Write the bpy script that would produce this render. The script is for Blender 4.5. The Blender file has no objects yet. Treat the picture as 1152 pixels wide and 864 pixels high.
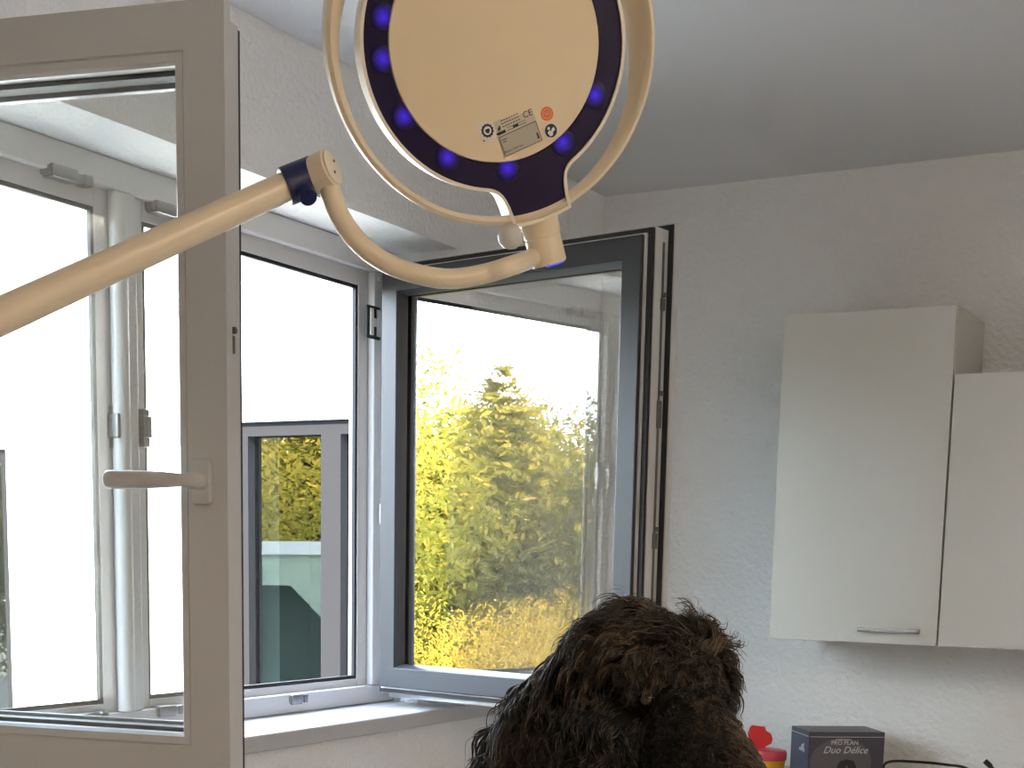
import bpy, bmesh, math, random
from mathutils import Vector, Matrix, noise
random.seed(7)
R = math.radians
C = bpy.context.scene.collection
CAMZ = 1.55                      # eye height above the floor

# ------------------------------------------------------------------ camera
F, CX, CY = 1641.86, 596.25, 873.79          # focal length and principal point for the 1152 x 864 frame
YAW, PITCH, ROLL = .504912, -.1465823, .0220565
c_, s_ = math.cos(YAW), math.sin(YAW); cp, sp = math.cos(PITCH), math.sin(PITCH); cr, sr = math.cos(ROLL), math.sin(ROLL)
FWD = Vector((-s_*cp, c_*cp, sp)); RT0 = Vector((c_, s_, 0)); UP0 = RT0.cross(FWD)
RT = cr*RT0 + sr*UP0; UP = -sr*RT0 + cr*UP0
EYE = Vector((0, 0, CAMZ))
cam = bpy.data.cameras.new('camera'); co = bpy.data.objects.new('camera', cam); C.objects.link(co)
co.matrix_world = Matrix(((RT.x, UP.x, -FWD.x, 0), (RT.y, UP.y, -FWD.y, 0), (RT.z, UP.z, -FWD.z, CAMZ), (0, 0, 0, 1)))
cam.sensor_width = 36; cam.lens = F/1152*36
cam.shift_x = (576-CX)/1152; cam.shift_y = (CY-432)/1152
cam.clip_start = .05; cam.clip_end = 400
bpy.context.scene.camera = co

def at(x, y, d=None, X=None, Y=None, Z=None):
    """the place seen at a point of the frame, at a depth or on a plane of the room"""
    v = FWD + RT*((x-CX)/F) - UP*((y-CY)/F)
    if d is not None: k = d
    elif X is not None: k = X/v.x
    elif Y is not None: k = Y/v.y
    else: k = (Z-CAMZ)/v.z
    return EYE + v*k

# ------------------------------------------------------------------ materials
def mat(name, col, rough=.5, metal=0, spec=.5, bump=0, bscale=200, var=0, vscale=6, coat=0, emit=None, estr=0, detail=3):
    m = bpy.data.materials.new(name); m.use_nodes = True
    nt = m.node_tree; b = nt.nodes['Principled BSDF']
    b.inputs['Base Color'].default_value = (*col, 1); b.inputs['Roughness'].default_value = rough
    b.inputs['Metallic'].default_value = metal; b.inputs['Specular IOR Level'].default_value = spec
    b.inputs['Coat Weight'].default_value = coat
    if emit: b.inputs['Emission Color'].default_value = (*emit, 1); b.inputs['Emission Strength'].default_value = estr
    tc = nt.nodes.new('ShaderNodeTexCoord')
    if var:
        n = nt.nodes.new('ShaderNodeTexNoise'); n.inputs['Scale'].default_value = vscale; n.inputs['Detail'].default_value = 4
        nt.links.new(tc.outputs['Object'], n.inputs['Vector'])
        r = nt.nodes.new('ShaderNodeMapRange'); r.inputs['To Min'].default_value = 1-var; r.inputs['To Max'].default_value = 1+var
        nt.links.new(n.outputs['Fac'], r.inputs['Value'])
        h = nt.nodes.new('ShaderNodeMix'); h.data_type = 'RGBA'; h.blend_type = 'MULTIPLY'; h.inputs[0].default_value = 1
        h.inputs[6].default_value = (*col, 1); nt.links.new(r.outputs['Result'], h.inputs[7]); nt.links.new(h.outputs[2], b.inputs['Base Color'])
    if bump:
        n = nt.nodes.new('ShaderNodeTexNoise'); n.inputs['Scale'].default_value = bscale; n.inputs['Detail'].default_value = detail
        nt.links.new(tc.outputs['Object'], n.inputs['Vector'])
        bp = nt.nodes.new('ShaderNodeBump'); bp.inputs['Strength'].default_value = 1; bp.inputs['Distance'].default_value = bump
        nt.links.new(n.outputs['Fac'], bp.inputs['Height']); nt.links.new(bp.outputs['Normal'], b.inputs['Normal'])
    return m

def glass_mat(name, refl, tint=(.93, .96, .95), edge=.5):
    m = bpy.data.materials.new(name); m.use_nodes = True; nt = m.node_tree; nt.nodes.clear()
    o = nt.nodes.new('ShaderNodeOutputMaterial'); t = nt.nodes.new('ShaderNodeBsdfTransparent'); t.inputs[0].default_value = (*tint, 1)
    g = nt.nodes.new('ShaderNodeBsdfGlossy'); g.inputs['Roughness'].default_value = 0; g.inputs['Color'].default_value = (1, .99, .97, 1)
    lw = nt.nodes.new('ShaderNodeFresnel'); lw.inputs['IOR'].default_value = 1.5
    ad = nt.nodes.new('ShaderNodeMath'); ad.operation = 'MULTIPLY_ADD'; ad.inputs[1].default_value = 1; ad.inputs[2].default_value = refl; ad.use_clamp = True
    mx = nt.nodes.new('ShaderNodeMixShader')
    nt.links.new(lw.outputs[0], ad.inputs[0]); nt.links.new(ad.outputs[0], mx.inputs[0])
    nt.links.new(t.outputs[0], mx.inputs[1]); nt.links.new(g.outputs[0], mx.inputs[2]); nt.links.new(mx.outputs[0], o.inputs[0])
    return m

def leaf_mat(name, a, b_, tr=.5):
    m = bpy.data.materials.new(name); m.use_nodes = True; nt = m.node_tree; nt.nodes.clear()
    o = nt.nodes.new('ShaderNodeOutputMaterial'); d = nt.nodes.new('ShaderNodeBsdfDiffuse'); t = nt.nodes.new('ShaderNodeBsdfTranslucent')
    tc = nt.nodes.new('ShaderNodeTexCoord'); n = nt.nodes.new('ShaderNodeTexNoise'); n.inputs['Scale'].default_value = 1.1; n.inputs['Detail'].default_value = 6
    cr_ = nt.nodes.new('ShaderNodeValToRGB'); cr_.color_ramp.elements[0].position = .35; cr_.color_ramp.elements[1].position = .65
    cr_.color_ramp.elements[0].color = (*a, 1); cr_.color_ramp.elements[1].color = (*b_, 1)
    mx = nt.nodes.new('ShaderNodeMixShader'); mx.inputs[0].default_value = tr
    nt.links.new(tc.outputs['Object'], n.inputs['Vector']); nt.links.new(n.outputs['Fac'], cr_.inputs['Fac'])
    nt.links.new(cr_.outputs[0], d.inputs[0]); nt.links.new(cr_.outputs[0], t.inputs[0])
    nt.links.new(d.outputs[0], mx.inputs[1]); nt.links.new(t.outputs[0], mx.inputs[2]); nt.links.new(mx.outputs[0], o.inputs[0])
    return m

def led_mat():
    m = bpy.data.materials.new('blue_led_diffuser'); m.use_nodes = True; nt = m.node_tree; b = nt.nodes['Principled BSDF']
    b.inputs['Base Color'].default_value = (.011, .005, .038, 1); b.inputs['Roughness'].default_value = .28; b.inputs['Specular IOR Level'].default_value = .25
    tc = nt.nodes.new('ShaderNodeTexCoord'); g = nt.nodes.new('ShaderNodeTexGradient'); g.gradient_type = 'QUADRATIC_SPHERE'
    mp = nt.nodes.new('ShaderNodeMapping'); mp.inputs['Scale'].default_value = (64, 64, 64)
    k = nt.nodes.new('ShaderNodeMath'); k.operation = 'MULTIPLY'; k.inputs[1].default_value = .27
    nt.links.new(tc.outputs['Object'], mp.inputs[0]); nt.links.new(mp.outputs[0], g.inputs[0]); nt.links.new(g.outputs['Fac'], k.inputs[0])
    b.inputs['Emission Color'].default_value = (.07, .02, 1, 1); nt.links.new(k.outputs[0], b.inputs['Emission Strength']); return m
M = dict(
    wall=mat('rough_white_plaster', (.86, .855, .85), .9, spec=.2, bump=.009, bscale=58, detail=4),
    ceiling=mat('ceiling_paint', (.70, .70, .71), .95, spec=.1, bump=.0008, bscale=120),
    floor=mat('grey_vinyl', (.48, .46, .43), .5, var=.1, vscale=3),
    frame=mat('white_window_profile', (.58, .565, .55), .38, var=.02),
    rubber=mat('black_rubber', (.012, .012, .013), .6),
    alu=mat('anthracite_aluminium', (.030, .032, .035), .42, spec=.5, bump=.0002, bscale=900),
    steel=mat('steel', (.55, .55, .54), .32, metal=1, var=.1, vscale=40),
    darksteel=mat('dark_steel', (.17, .16, .15), .45, metal=.8, var=.3, vscale=60),
    balcony=mat('pale_green_render', (.10, .135, .11), .9, spec=.05), coping=mat('pale_coping', (.19, .22, .215), .8, spec=.05), under_shade=mat('green_shade_panel', (.018, .028, .026), .9, spec=.02),
    keeper=mat('dull_keeper_steel', (.30, .30, .30), .3, metal=1, var=.3, vscale=50), chrome=mat('dark_chrome', (.33, .33, .34), .22, metal=1),
    whiteplastic=mat('white_plastic', (.57, .545, .51), .35),
    sill=mat('sill_board', (.50, .49, .48), .32, var=.03, vscale=9),
    laminate=mat('white_laminate', (.66, .655, .62), .42, var=.015, vscale=2),
    edge=mat('cabinet_carcass', (.60, .59, .555), .5),
    cream=mat('cream_enamel', (.74, .62, .45), .38, coat=.25),
    creamlite=mat('cream_enamel_light', (.78, .70, .58), .38, coat=.2),
    disc=mat('cream_lamp_cover', (.78, .64, .44), .45, var=.03, vscale=14),
    navy=mat('navy_plastic', (.004, .010, .075), .35),
    violet=mat('dark_violet_acrylic', (.011, .005, .038), .28, spec=.25),
    led=led_mat(),
    ledblue=mat('blue_button', (.02, .04, .6), .3, emit=(.05, .1, 1), estr=.4),
    label=mat('silver_label', (.58, .52, .42), .5), labeldark=mat('silver_label_field', (.45, .41, .34), .5),
    ink=mat('black_ink', (.015, .015, .02), .6), orange=mat('orange_ink', (.80, .16, .035), .5), paper=mat('white_sticker', (.75, .73, .69), .5),
    dogskin=mat('black_dog_skin', (.006, .005, .004), .8, spec=.2), eye=mat('dark_eye', (.008, .005, .003), .05, coat=1), nose=mat('black_nose', (.008, .008, .008), .35, bump=.001, bscale=400),
    red=mat('red_plastic', (.62, .008, .012), .35), pinkred=mat('red_lid_plastic', (.62, .06, .09), .35), yellow=mat('yellow_plastic', (.80, .42, .03), .4),
    boxfront=mat('dark_carton', (.055, .05, .068), .4, var=.15, vscale=9), boxside_lit=mat('carton_blue_lit', (.075, .10, .165), .4), silver=mat('silver_print', (.62, .62, .64), .4),
    boxgrey=mat('grey_print', (.115, .10, .115), .5), boxblack=mat('black_print', (.012, .011, .012), .5), cable=mat('black_cable', (.008, .008, .009), .4),
    worktop=mat('grey_worktop', (.40, .39, .37), .4, var=.1, vscale=30),
    facade=mat('white_render_outside', (.62, .62, .63), .9, spec=.1, bump=.002, bscale=60), facadetrim=mat('cream_fascia', (.78, .72, .60), .7),
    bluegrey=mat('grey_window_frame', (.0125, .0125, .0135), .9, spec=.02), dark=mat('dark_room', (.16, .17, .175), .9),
    bark=mat('tree_bark', (.10, .075, .055), .9, bump=.02, bscale=20), grass=mat('garden_grass', (.025, .027, .015), .95, var=.3, vscale=.4),
    rooftile=mat('red_roof_tiles', (.45, .10, .05), .8, var=.15, vscale=2), hwall=mat('pale_house_wall', (.75, .72, .66), .9),
    steeltable=mat('brushed_steel', (.6, .6, .6), .35, metal=1),
    glass=glass_mat('sash_glass', .10), fglass=glass_mat('outside_glass', .26, (.45, .55, .55)),
    leafy=leaf_mat('yellow_green_leaves', (.10, .095, .016), (.30, .20, .025)), leafg=leaf_mat('green_leaves', (.03, .05, .014), (.085, .085, .018)),
    leafc=leaf_mat('conifer_needles', (.085, .085, .018), (.26, .20, .03), .5), leafb=leaf_mat('golden_leaves', (.22, .17, .022), (.26, .15, .022), .5),
    lampglow=mat('lamp_diffuser', (.9, .9, .9), .5, emit=(1, .80, .58), estr=5),
)

# ------------------------------------------------------------------ mesh helpers
def obj(name, bm, m, parent=None, smooth=False, bevel=0, seg=2, auto=None):
    me = bpy.data.meshes.new(name)
    bmesh.ops.recalc_face_normals(bm, faces=bm.faces)
    bm.to_mesh(me); bm.free()
    for x in (m if isinstance(m, (list, tuple)) else [m]): me.materials.append(x)
    if smooth:
        for p in me.polygons: p.use_smooth = True
    o = bpy.data.objects.new(name, me); C.objects.link(o)
    if parent is not None: o.parent = parent
    if bevel:
        b = o.modifiers.new('bevel', 'BEVEL'); b.width = bevel; b.segments = seg; b.limit_method = 'ANGLE'; b.angle_limit = R(35)
        for p in me.polygons: p.use_smooth = True
        w = o.modifiers.new('wn', 'WEIGHTED_NORMAL'); w.keep_sharp = True
    if smooth and auto is not None:
        me.set_sharp_from_angle(angle=R(auto))
    return o
def thing(name, label, cat, loc=(0, 0, 0), rz=0, group=None):
    o = bpy.data.objects.new(name, None); C.objects.link(o); o.location = loc; o.rotation_euler = (0, 0, rz); o.empty_display_size = .05
    o['label'] = label; o['category'] = cat
    if group: o['group'] = group
    return o
def tag(o, label, cat, group=None):
    o['label'] = label; o['category'] = cat
    if group: o['group'] = group
    return o
def struct(name, bm, m, parent=None, **k):
    o = obj(name, bm, m, parent, **k)
    if parent is None: o['kind'] = 'structure'
    return o
def NB(): return bmesh.new()
def box(bm, a, b, mi=0, mtx=None):
    xs = (a[0], b[0]); ys = (a[1], b[1]); zs = (a[2], b[2])
    v = [bm.verts.new(Vector((xs[i], ys[j], zs[k]))) for i in (0, 1) for j in (0, 1) for k in (0, 1)]
    if mtx: 
        for q in v: q.co = mtx @ q.co
    for f in ((0, 1, 3, 2), (4, 6, 7, 5), (0, 4, 5, 1), (2, 3, 7, 6), (0, 2, 6, 4), (1, 5, 7, 3)):
        bm.faces.new([v[i] for i in f]).material_index = mi
    return bm
def basis(n, hint=Vector((0, 0, 1))):
    n = n.normalized(); x = hint.cross(n)
    if x.length < 1e-4: x = Vector((1, 0, 0)).cross(n)
    x.normalize(); return x, n.cross(x), n
def spline(pts, n):
    """Catmull-Rom through points"""
    P = [Vector(p) for p in pts]; P = [2*P[0]-P[1]] + P + [2*P[-1]-P[-2]]; out = []
    for i in range(1, len(P)-2):
        for k in range(n):
            t = k/n; a, b, c, d = P[i-1:i+3]
            out.append(.5*((2*b)+(c-a)*t+(2*a-5*b+4*c-d)*t*t+(3*b-a-3*c+d)*t**3))
    out.append(P[-2]); return out
def tube(bm, pts, r, sides=14, cap=True, closed=False):
    P = [Vector(p) for p in pts]; n = len(P); rr = r if isinstance(r, (list, tuple)) else [r]*n
    rings = []; x = None
    for i, p in enumerate(P):
        t = (P[(i+1) % n]-P[i-1]) if closed else (P[min(i+1, n-1)]-P[max(i-1, 0)])
        t.normalize()
        if x is None: x = basis(t)[0]
        x = (x - t*x.dot(t)).normalized(); y = t.cross(x)
        rings.append([bm.verts.new(p + (x*math.cos(2*math.pi*k/sides)+y*math.sin(2*math.pi*k/sides))*rr[i]) for k in range(sides)])
    for i in range(n if closed else n-1):
        a, b = rings[i], rings[(i+1) % n]
        for k in range(sides): bm.faces.new((a[k], a[(k+1) % sides], b[(k+1) % sides], b[k]))
    if cap and not closed: bm.faces.new(rings[0][::-1]); bm.faces.new(rings[-1])
    return bm
def lathe(bm, prof, o=Vector((0, 0, 0)), axis=Vector((0, 0, 1)), sides=32, hint=Vector((0, 0, 1))):
    x, y, z = basis(Vector(axis), hint); rings = []
    for r, h in prof:
        c = Vector(o)+z*h
        if r < 1e-6: rings.append([bm.verts.new(c)])
        else: rings.append([bm.verts.new(c+(x*math.cos(2*math.pi*k/sides)+y*math.sin(2*math.pi*k/sides))*r) for k in range(sides)])
    for a, b in zip(rings, rings[1:]):
        for k in range(sides):
            k2 = (k+1) % sides
            if len(a) == 1 and len(b) == 1: continue
            if len(a) == 1: bm.faces.new((a[0], b[k2], b[k]))
            elif len(b) == 1: bm.faces.new((a[k], a[k2], b[0]))
            else: bm.faces.new((a[k], a[k2], b[k2], b[k]))
    if len(rings[0]) > 1: bm.faces.new(rings[0][::-1])
    if len(rings[-1]) > 1: bm.faces.new(rings[-1])
    return bm
def extrude(bm, poly, mtx, h0, h1, mi=0):
    """prism of a 2D outline between two heights along the matrix z axis"""
    a = [bm.verts.new(mtx @ Vector((p[0], p[1], h0))) for p in poly]; b = [bm.verts.new(mtx @ Vector((p[0], p[1], h1))) for p in poly]
    n = len(poly); bm.faces.new(a[::-1]).material_index = mi; bm.faces.new(b).material_index = mi
    for i in range(n): bm.faces.new((a[i], a[(i+1) % n], b[(i+1) % n], b[i])).material_index = mi
    return bm
def rect_sweep(bm, prof, W, H, f):
    """closed profile (inset, depth) swept with mitres round a W x H rectangle; f maps (u, v, depth)"""
    rings = []
    for (s, t) in prof:
        rings.append([bm.verts.new(f(u, v, t)) for u, v in ((s, s), (W-s, s), (W-s, H-s), (s, H-s))])
    n = len(rings)
    for i in range(n):
        a, b = rings[i], rings[(i+1) % n]
        for k in range(4): bm.faces.new((a[k], a[(k+1) % 4], b[(k+1) % 4], b[k]))
    return bm
def text(name, s, size, m, parent, mtx, align='CENTER', ext=.0002, shear=0):
    cu = bpy.data.curves.new(name, 'FONT'); cu.body = s; cu.size = size; cu.shear = shear; cu.extrude = ext; cu.align_x = align; cu.align_y = 'CENTER'; cu.resolution_u = 3
    o = bpy.data.objects.new(name, cu); C.objects.link(o)
    bpy.context.view_layer.update()
    me = bpy.data.meshes.new_from_object(o.evaluated_get(bpy.context.evaluated_depsgraph_get()))
    bpy.data.objects.remove(o); me.materials.clear(); me.materials.append(m)
    me.transform(mtx); r = bpy.data.objects.new(name, me); C.objects.link(r); r.parent = parent; return r
def circle(r, n=24, cx=0, cy=0): return [(cx+r*math.cos(2*math.pi*k/n), cy+r*math.sin(2*math.pi*k/n)) for k in range(n)]

# ------------------------------------------------------------------ room shell
XW, XO = -2.36, -2.70           # inner and outer face of the window wall
YB, YR, XR = 4.71, -3.2, 2.6    # back wall, rear wall, right wall
ZC = CAMZ+1.247                 # ceiling
ZS, ZL = CAMZ-.440, CAMZ+.897   # sill, lintel
Y0, Y1 = 1.50, 3.765            # opening in the window wall
bm = NB()
box(bm, (XO, YR-.2, 0), (XW, Y0, ZC+.2)); box(bm, (XO, Y1, 0), (XW, YB+.25, ZC+.2))
box(bm, (XO, Y0, 0), (XW, Y1, ZS-.045)); box(bm, (XO, Y0, ZL), (XW, Y1, ZC+.2))
struct('wall_left', bm, M['wall'])
struct('wall_back', box(NB(), (XW, YB, 0), (XR+.2, YB+.25, ZC+.2)), M['wall'])
struct('wall_right', box(NB(), (XR, YR, 0), (XR+.2, YB, ZC+.2)), M['wall'])
struct('wall_rear', box(NB(), (XW, YR-.2, 0), (XR+.2, YR, ZC+.2)), M['wall'])
struct('floor', box(NB(), (XW, YR, -.25), (XR, YB, 0)), M['floor'])
struct('ceiling', box(NB(), (XW, YR, ZC), (XR, YB, ZC+.2)), M['ceiling'])
# window board
bm = NB(); extrude(bm, [(-2.60, Y0+.001), (XW+.001, Y0+.001), (XW+.001, Y0-.06), (-2.325, Y0-.06), (-2.325, 4.15), (XW+.001, 4.15), (XW+.001, Y1-.001), (-2.60, Y1-.001)], Matrix.Identity(4), ZS-.045, ZS)
struct('trim_1', bm, M['sill'], bevel=.006)

# ------------------------------------------------------------------ fixed window frame with two openings
XFACE, XREB, XOUT = -2.57, -2.595, -2.70
ZT, ZB2 = ZL, ZS                          # frame outer top/bottom
win = bpy.data.objects.new('window_1', None); C.objects.link(win); win.location = (-2.6, 2.65, ZS); win['kind'] = 'structure'
bpy.context.view_layer.update()
wi = win.matrix_world.inverted()
OT, OB = CAMZ+.783, CAMZ-.362             # clear opening top, bottom
L0, L1, Rr0, Rr1 = 1.78, 2.567, 2.72, 3.60  # clear openings along the wall
def frame_piece(bm, y0, y1, z0, z1, x0, x1): box(bm, (x0, y0, z0), (x1, y1, z1), mtx=wi)
bm = NB()   # main body at the rebate depth
for (y0, y1, z0, z1) in ((Y0+.002, L0, ZB2+.001, ZT-.001), (L1, Rr0, ZB2+.001, ZT-.001), (Rr1, Y1-.002, ZB2+.001, ZT-.001),
                         (L0, L1, OT, ZT-.001), (Rr0, Rr1, OT, ZT-.001), (L0, L1, ZB2+.001, OB), (Rr0, Rr1, ZB2+.001, OB)):
    frame_piece(bm, y0, y1, z0, z1, -2.622, XREB)
obj('frame', bm, M['frame'], win, bevel=.003)
st = .045   # raised face set back from the clear opening: the rebate
bm = NB()
frame_piece(bm, Y0+.004, Y1-.004, OT+st, ZT-.002, XREB, XFACE); frame_piece(bm, Y0+.004, Y1-.004, ZB2+.002, OB-.022, XREB, XFACE)
frame_piece(bm, Y0+.004, L0-st, OB-.022, OT+st, XREB, XFACE); frame_piece(bm, Rr1+st, Y1-.004, OB-.022, OT+st, XREB, XFACE)
frame_piece(bm, L1+st-.005, Rr0-st, OB-.022, OT+st, XREB, XFACE)
obj('rebate_strip', bm, M['frame'], win, bevel=.004)
# half-round mullion cover
bm = NB(); tube(bm, [wi @ Vector((XFACE-.003, L1+.052, OB-.02)), wi @ Vector((XFACE-.003, L1+.052, OT+.035))], .021, 20)
obj('mullion_cover', bm, M['whiteplastic'], win, smooth=True, auto=40)
for (a, b) in ((L0, L1), (Rr0, Rr1)):
    bm = NB(); rect_sweep(bm, [(-.004, -2.5985), (-.004, -2.609), (.010, -2.609), (.010, -2.5985)], b-a, OT-OB, lambda u, v, t: wi @ Vector((t, a+u, OB+v)))
    obj('gasket', bm, M['rubber'], win)
    bm = NB(); rect_sweep(bm, [(-.07, -2.650), (-.07, -2.664), (-.050, -2.664), (-.050, -2.650)], b-a, OT-OB, lambda u, v, t: wi @ Vector((t, a+u, OB+v)))
    obj('outer_cladding', bm, M['alu'], win, bevel=.003)
    bm = NB(); rect_sweep(bm, [(-.07, -2.6225), (-.07, -2.6495), (-.030, -2.6495), (-.030, -2.6225)], b-a, OT-OB, lambda u, v, t: wi @ Vector((t, a+u, OB+v)))
    obj('inner_reveal', bm, M['frame'], win)
def keeper(y, z, vertical=False, L=.085):
    bm = NB()
    if vertical:
        box(bm, (XREB, y-.010, z-L/2), (XFACE+.004, y+.010, z+L/2), mtx=wi); box(bm, (XREB, y-.016, z-L/4), (XFACE+.010, y+.012, z+L*.32), mtx=wi)
    else:
        box(bm, (XREB, y-L/2, z-.010), (XFACE+.003, y+L/2, z+.010), mtx=wi); box(bm, (XREB, y-L*.45, z-.014), (XFACE+.011, y+L*.12, z+.014), mtx=wi)
        box(bm, (XREB, y+L*.30, z-.012), (XFACE+.007, y+L*.5, z+.012), mtx=wi)
    o = obj('keeper', bm, M['keeper'], win, bevel=.003); return o
p = at(75, 198, X=-2.58); keeper(p.y, p.z, L=.13)
p = at(186, 237, X=-2.58); keeper(p.y, p.z, L=.11)
p = at(98, 808, X=-2.58); keeper(p.y, p.z, L=.11)
p = at(188, 799, X=-2.58); keeper(p.y, p.z, L=.10)
p = at(332, 786, X=-2.58); keeper(p.y, p.z, L=.08)
p = at(133, 481, X=-2.575); keeper(p.y, p.z, True, .10)
p = at(159, 482, X=-2.585); keeper(p.y, p.z, True, .09)
# hinge plate on the right jamb: a black bed with a white H-shaped plate
p = at(420.5, 363, X=XFACE+.003)
bm = NB(); box(bm, (XFACE, p.y-.036, p.z-.047), (XFACE+.006, p.y+.031, p.z+.047), mtx=wi); hb = obj('hinge_bed', bm, M['rubber'], win, bevel=.004)
bm = NB()
for a, b in ((-.026, -.010), (.008, .024)): box(bm, (XFACE+.006, p.y+a, p.z-.038), (XFACE+.012, p.y+b, p.z+.038), mtx=wi)
box(bm, (XFACE+.006, p.y-.011, p.z-.012), (XFACE+.011, p.y+.009, p.z+.012), mtx=wi)
obj('hinge_plate', bm, M['whiteplastic'], win, bevel=.002)
p = at(423, 578, X=XFACE+.003); bm = NB(); tube(bm, [wi @ Vector((XFACE+.008, p.y+.02, p.z-.03)), wi @ Vector((XFACE+.008, p.y+.02, p.z+.03))], .008, 12); obj('middle_hinge', bm, M['whiteplastic'], win, smooth=True, auto=40)
p = at(401, 318, X=XFACE); bm = NB(); box(bm, (XREB, Rr1+.06, OT+.02), (XFACE+.008, Rr1+.10, OT+.035), mtx=wi); obj('stay_bracket', bm, M['whiteplastic'], win, bevel=.002)

# ------------------------------------------------------------------ casements (opened into the room)
def casement(label, hinge, phi, side, W, H):
    """hinge: bottom corner of the hinge edge; side = +1 when the room side is the local +y side"""
    t = thing('window_casement', label, 'window', hinge, phi)
    T = .113
    f = lambda u, v, d: Vector((u, -side*d, v))
    def part(name, prof, m, par=t, **k): return obj(name, rect_sweep(NB(), prof, W, H, f), m, par, **k)
    part('inner_frame', [(0, 0), (.074, 0), (.0745, .0015), (.0755, .0015), (.076, 0), (.0765, .0), (.0765, .080), (.018, .080), (.018, .020), (0, .020)], M['frame'], bevel=.002)
    part('glazing_bead', [(.077, .001), (.090, .003), (.095, .010), (.095, .030), (.077, .030)], M['frame'])
    part('flange_gasket', [(.004, .0205), (.004, .026), (.0175, .026), (.0175, .0205)], M['rubber'])
    part('spacer', [(.084, .0345), (.102, .0345), (.102, .066), (.084, .066)], M['rubber'])
    part('middle_gasket', [(.021, .0805), (.021, .092), (.07, .092), (.07, .0805)], M['rubber'])
    part('cladding_carrier', [(.034, .0925), (.034, .100), (.08, .100), (.08, .0925)], M['frame'])
    part('outer_cladding', [(.039, .1005), (.039, T-.002), (.041, T), (.097, T), (.106, .095), (.108, .0745), (.074, .0745), (.074, .1005)], M['alu'], bevel=.002)
    for d, nm, tilt in ((.032, 'inner_pane', 0), (.068, 'outer_pane', 1)):
        bm = NB(); s = .084
        dd = .0012*tilt
        vs = [bm.verts.new(f(u, v, d+e)) for u, v, e in ((s, s, 0), (W-s, s, dd), (W-s, H-s, -dd*.6), (s, H-s, 0))]
        bm.faces.new(vs); obj(nm, bm, M['glass'], t)
    # espagnolette strip in the groove of the free edge and of the top edge
    bm = NB(); box(bm, (W-.0185, min(-side*.040, -side*.050), .10), (W-.0170, max(-side*.040, -side*.050), H-.05)); e = obj('espagnolette', bm, M['darksteel'], t)
    for z, h in (((.20, .05), (.36*H, .04), (.60*H, .07), (.83*H, .03)) if side > 0 else ((.575*H, .03),)):
        bm = NB(); box(bm, (W-.0180, min(-side*.036, -side*.054), z), (W-.012, max(-side*.036, -side*.054), z+h)); lathe(bm, [(.006, 0), (.006, .012)], Vector((W-.0180, -side*.045, z+h*1.25)), Vector((1, 0, 0)), 12)
        obj('locking_cam', bm, M['darksteel'], e, bevel=.002)
    bm = NB(); box(bm, (.05, min(-side*.040, -side*.050), H-.0185), (W-.05, max(-side*.040, -side*.050), H-.0170)); obj('top_gear', bm, M['darksteel'], t)
    bm = NB(); box(bm, (.03, min(-side*.035, -side*.060), .004), (W-.06, max(-side*.035, -side*.060), .0175)); obj('tilt_stay', bm, M['steel'], t, bevel=.002)
    bm = NB(); tube(bm, [f(.006, -.012, .01) if False else f(-.004, .06, -.004), f(-.004, .06, .05)], .010, 14); obj('corner_hinge', bm, M['whiteplastic'], t, smooth=True, auto=40)
    # handle: rosette, neck and turned grip that points back to the hinge
    hu, hv = W-.044, H*.408
    bm = NB(); mt = Matrix.Translation(f(hu, hv, 0)) @ Matrix.Rotation(R(-90)*side, 4, 'X')
    w, h = .0165, .038; poly = []
    for cx_, cy_, a0 in ((w-.007, h-.007, 0), (-w+.007, h-.007, 90), (-w+.007, -h+.007, 180), (w-.007, -h+.007, 270)):
        for k in range(5): a = R(a0+k*22.5); poly.append((cx_+.007*math.cos(a), cy_+.007*math.sin(a)))
    extrude(bm, poly, mt, 0, .013); hd = obj('handle', bm, M['whiteplastic'], t, bevel=.002)
    bm = NB()
    pts = spline([f(hu, hv, -.010), f(hu, hv, -.034), f(hu-.006, hv, -.046), f(hu-.020, hv, -.052), f(hu-.055, hv, -.054), f(hu-.10, hv, -.054), f(hu-.150, hv, -.054)], 6)
    n = len(pts); rad = []
    for i in range(n):
        q = i/(n-1)
        rad.append(0.0138 if q < .2 else .0138-.0034*min(1, (q-.2)/.25) if q < .45 else .0104+.0052*math.sin(min(1, (q-.45)/.45)*math.pi/2))
    pts += [pts[-1]+Vector((-.003, 0, 0)), pts[-1]+Vector((-.0052, 0, 0))]; rad += [.0125, .006]
    tube(bm, pts, rad, 18); obj('grip', bm, M['whiteplastic'], hd, smooth=True, auto=50)
    return t
ZSASH = CAMZ-.418; HS = 1.268
casement('white open window casement with lever handle, swung into the room behind the lamp arm', (-2.55, 1.735, CAMZ-.405), R(12.1), -1, .915, 1.287)
casement('open window casement showing its dark grey outer frame, swung out beside the back wall', (-2.521, 3.700, ZSASH), R(-9.4), 1, .976, HS)

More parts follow.
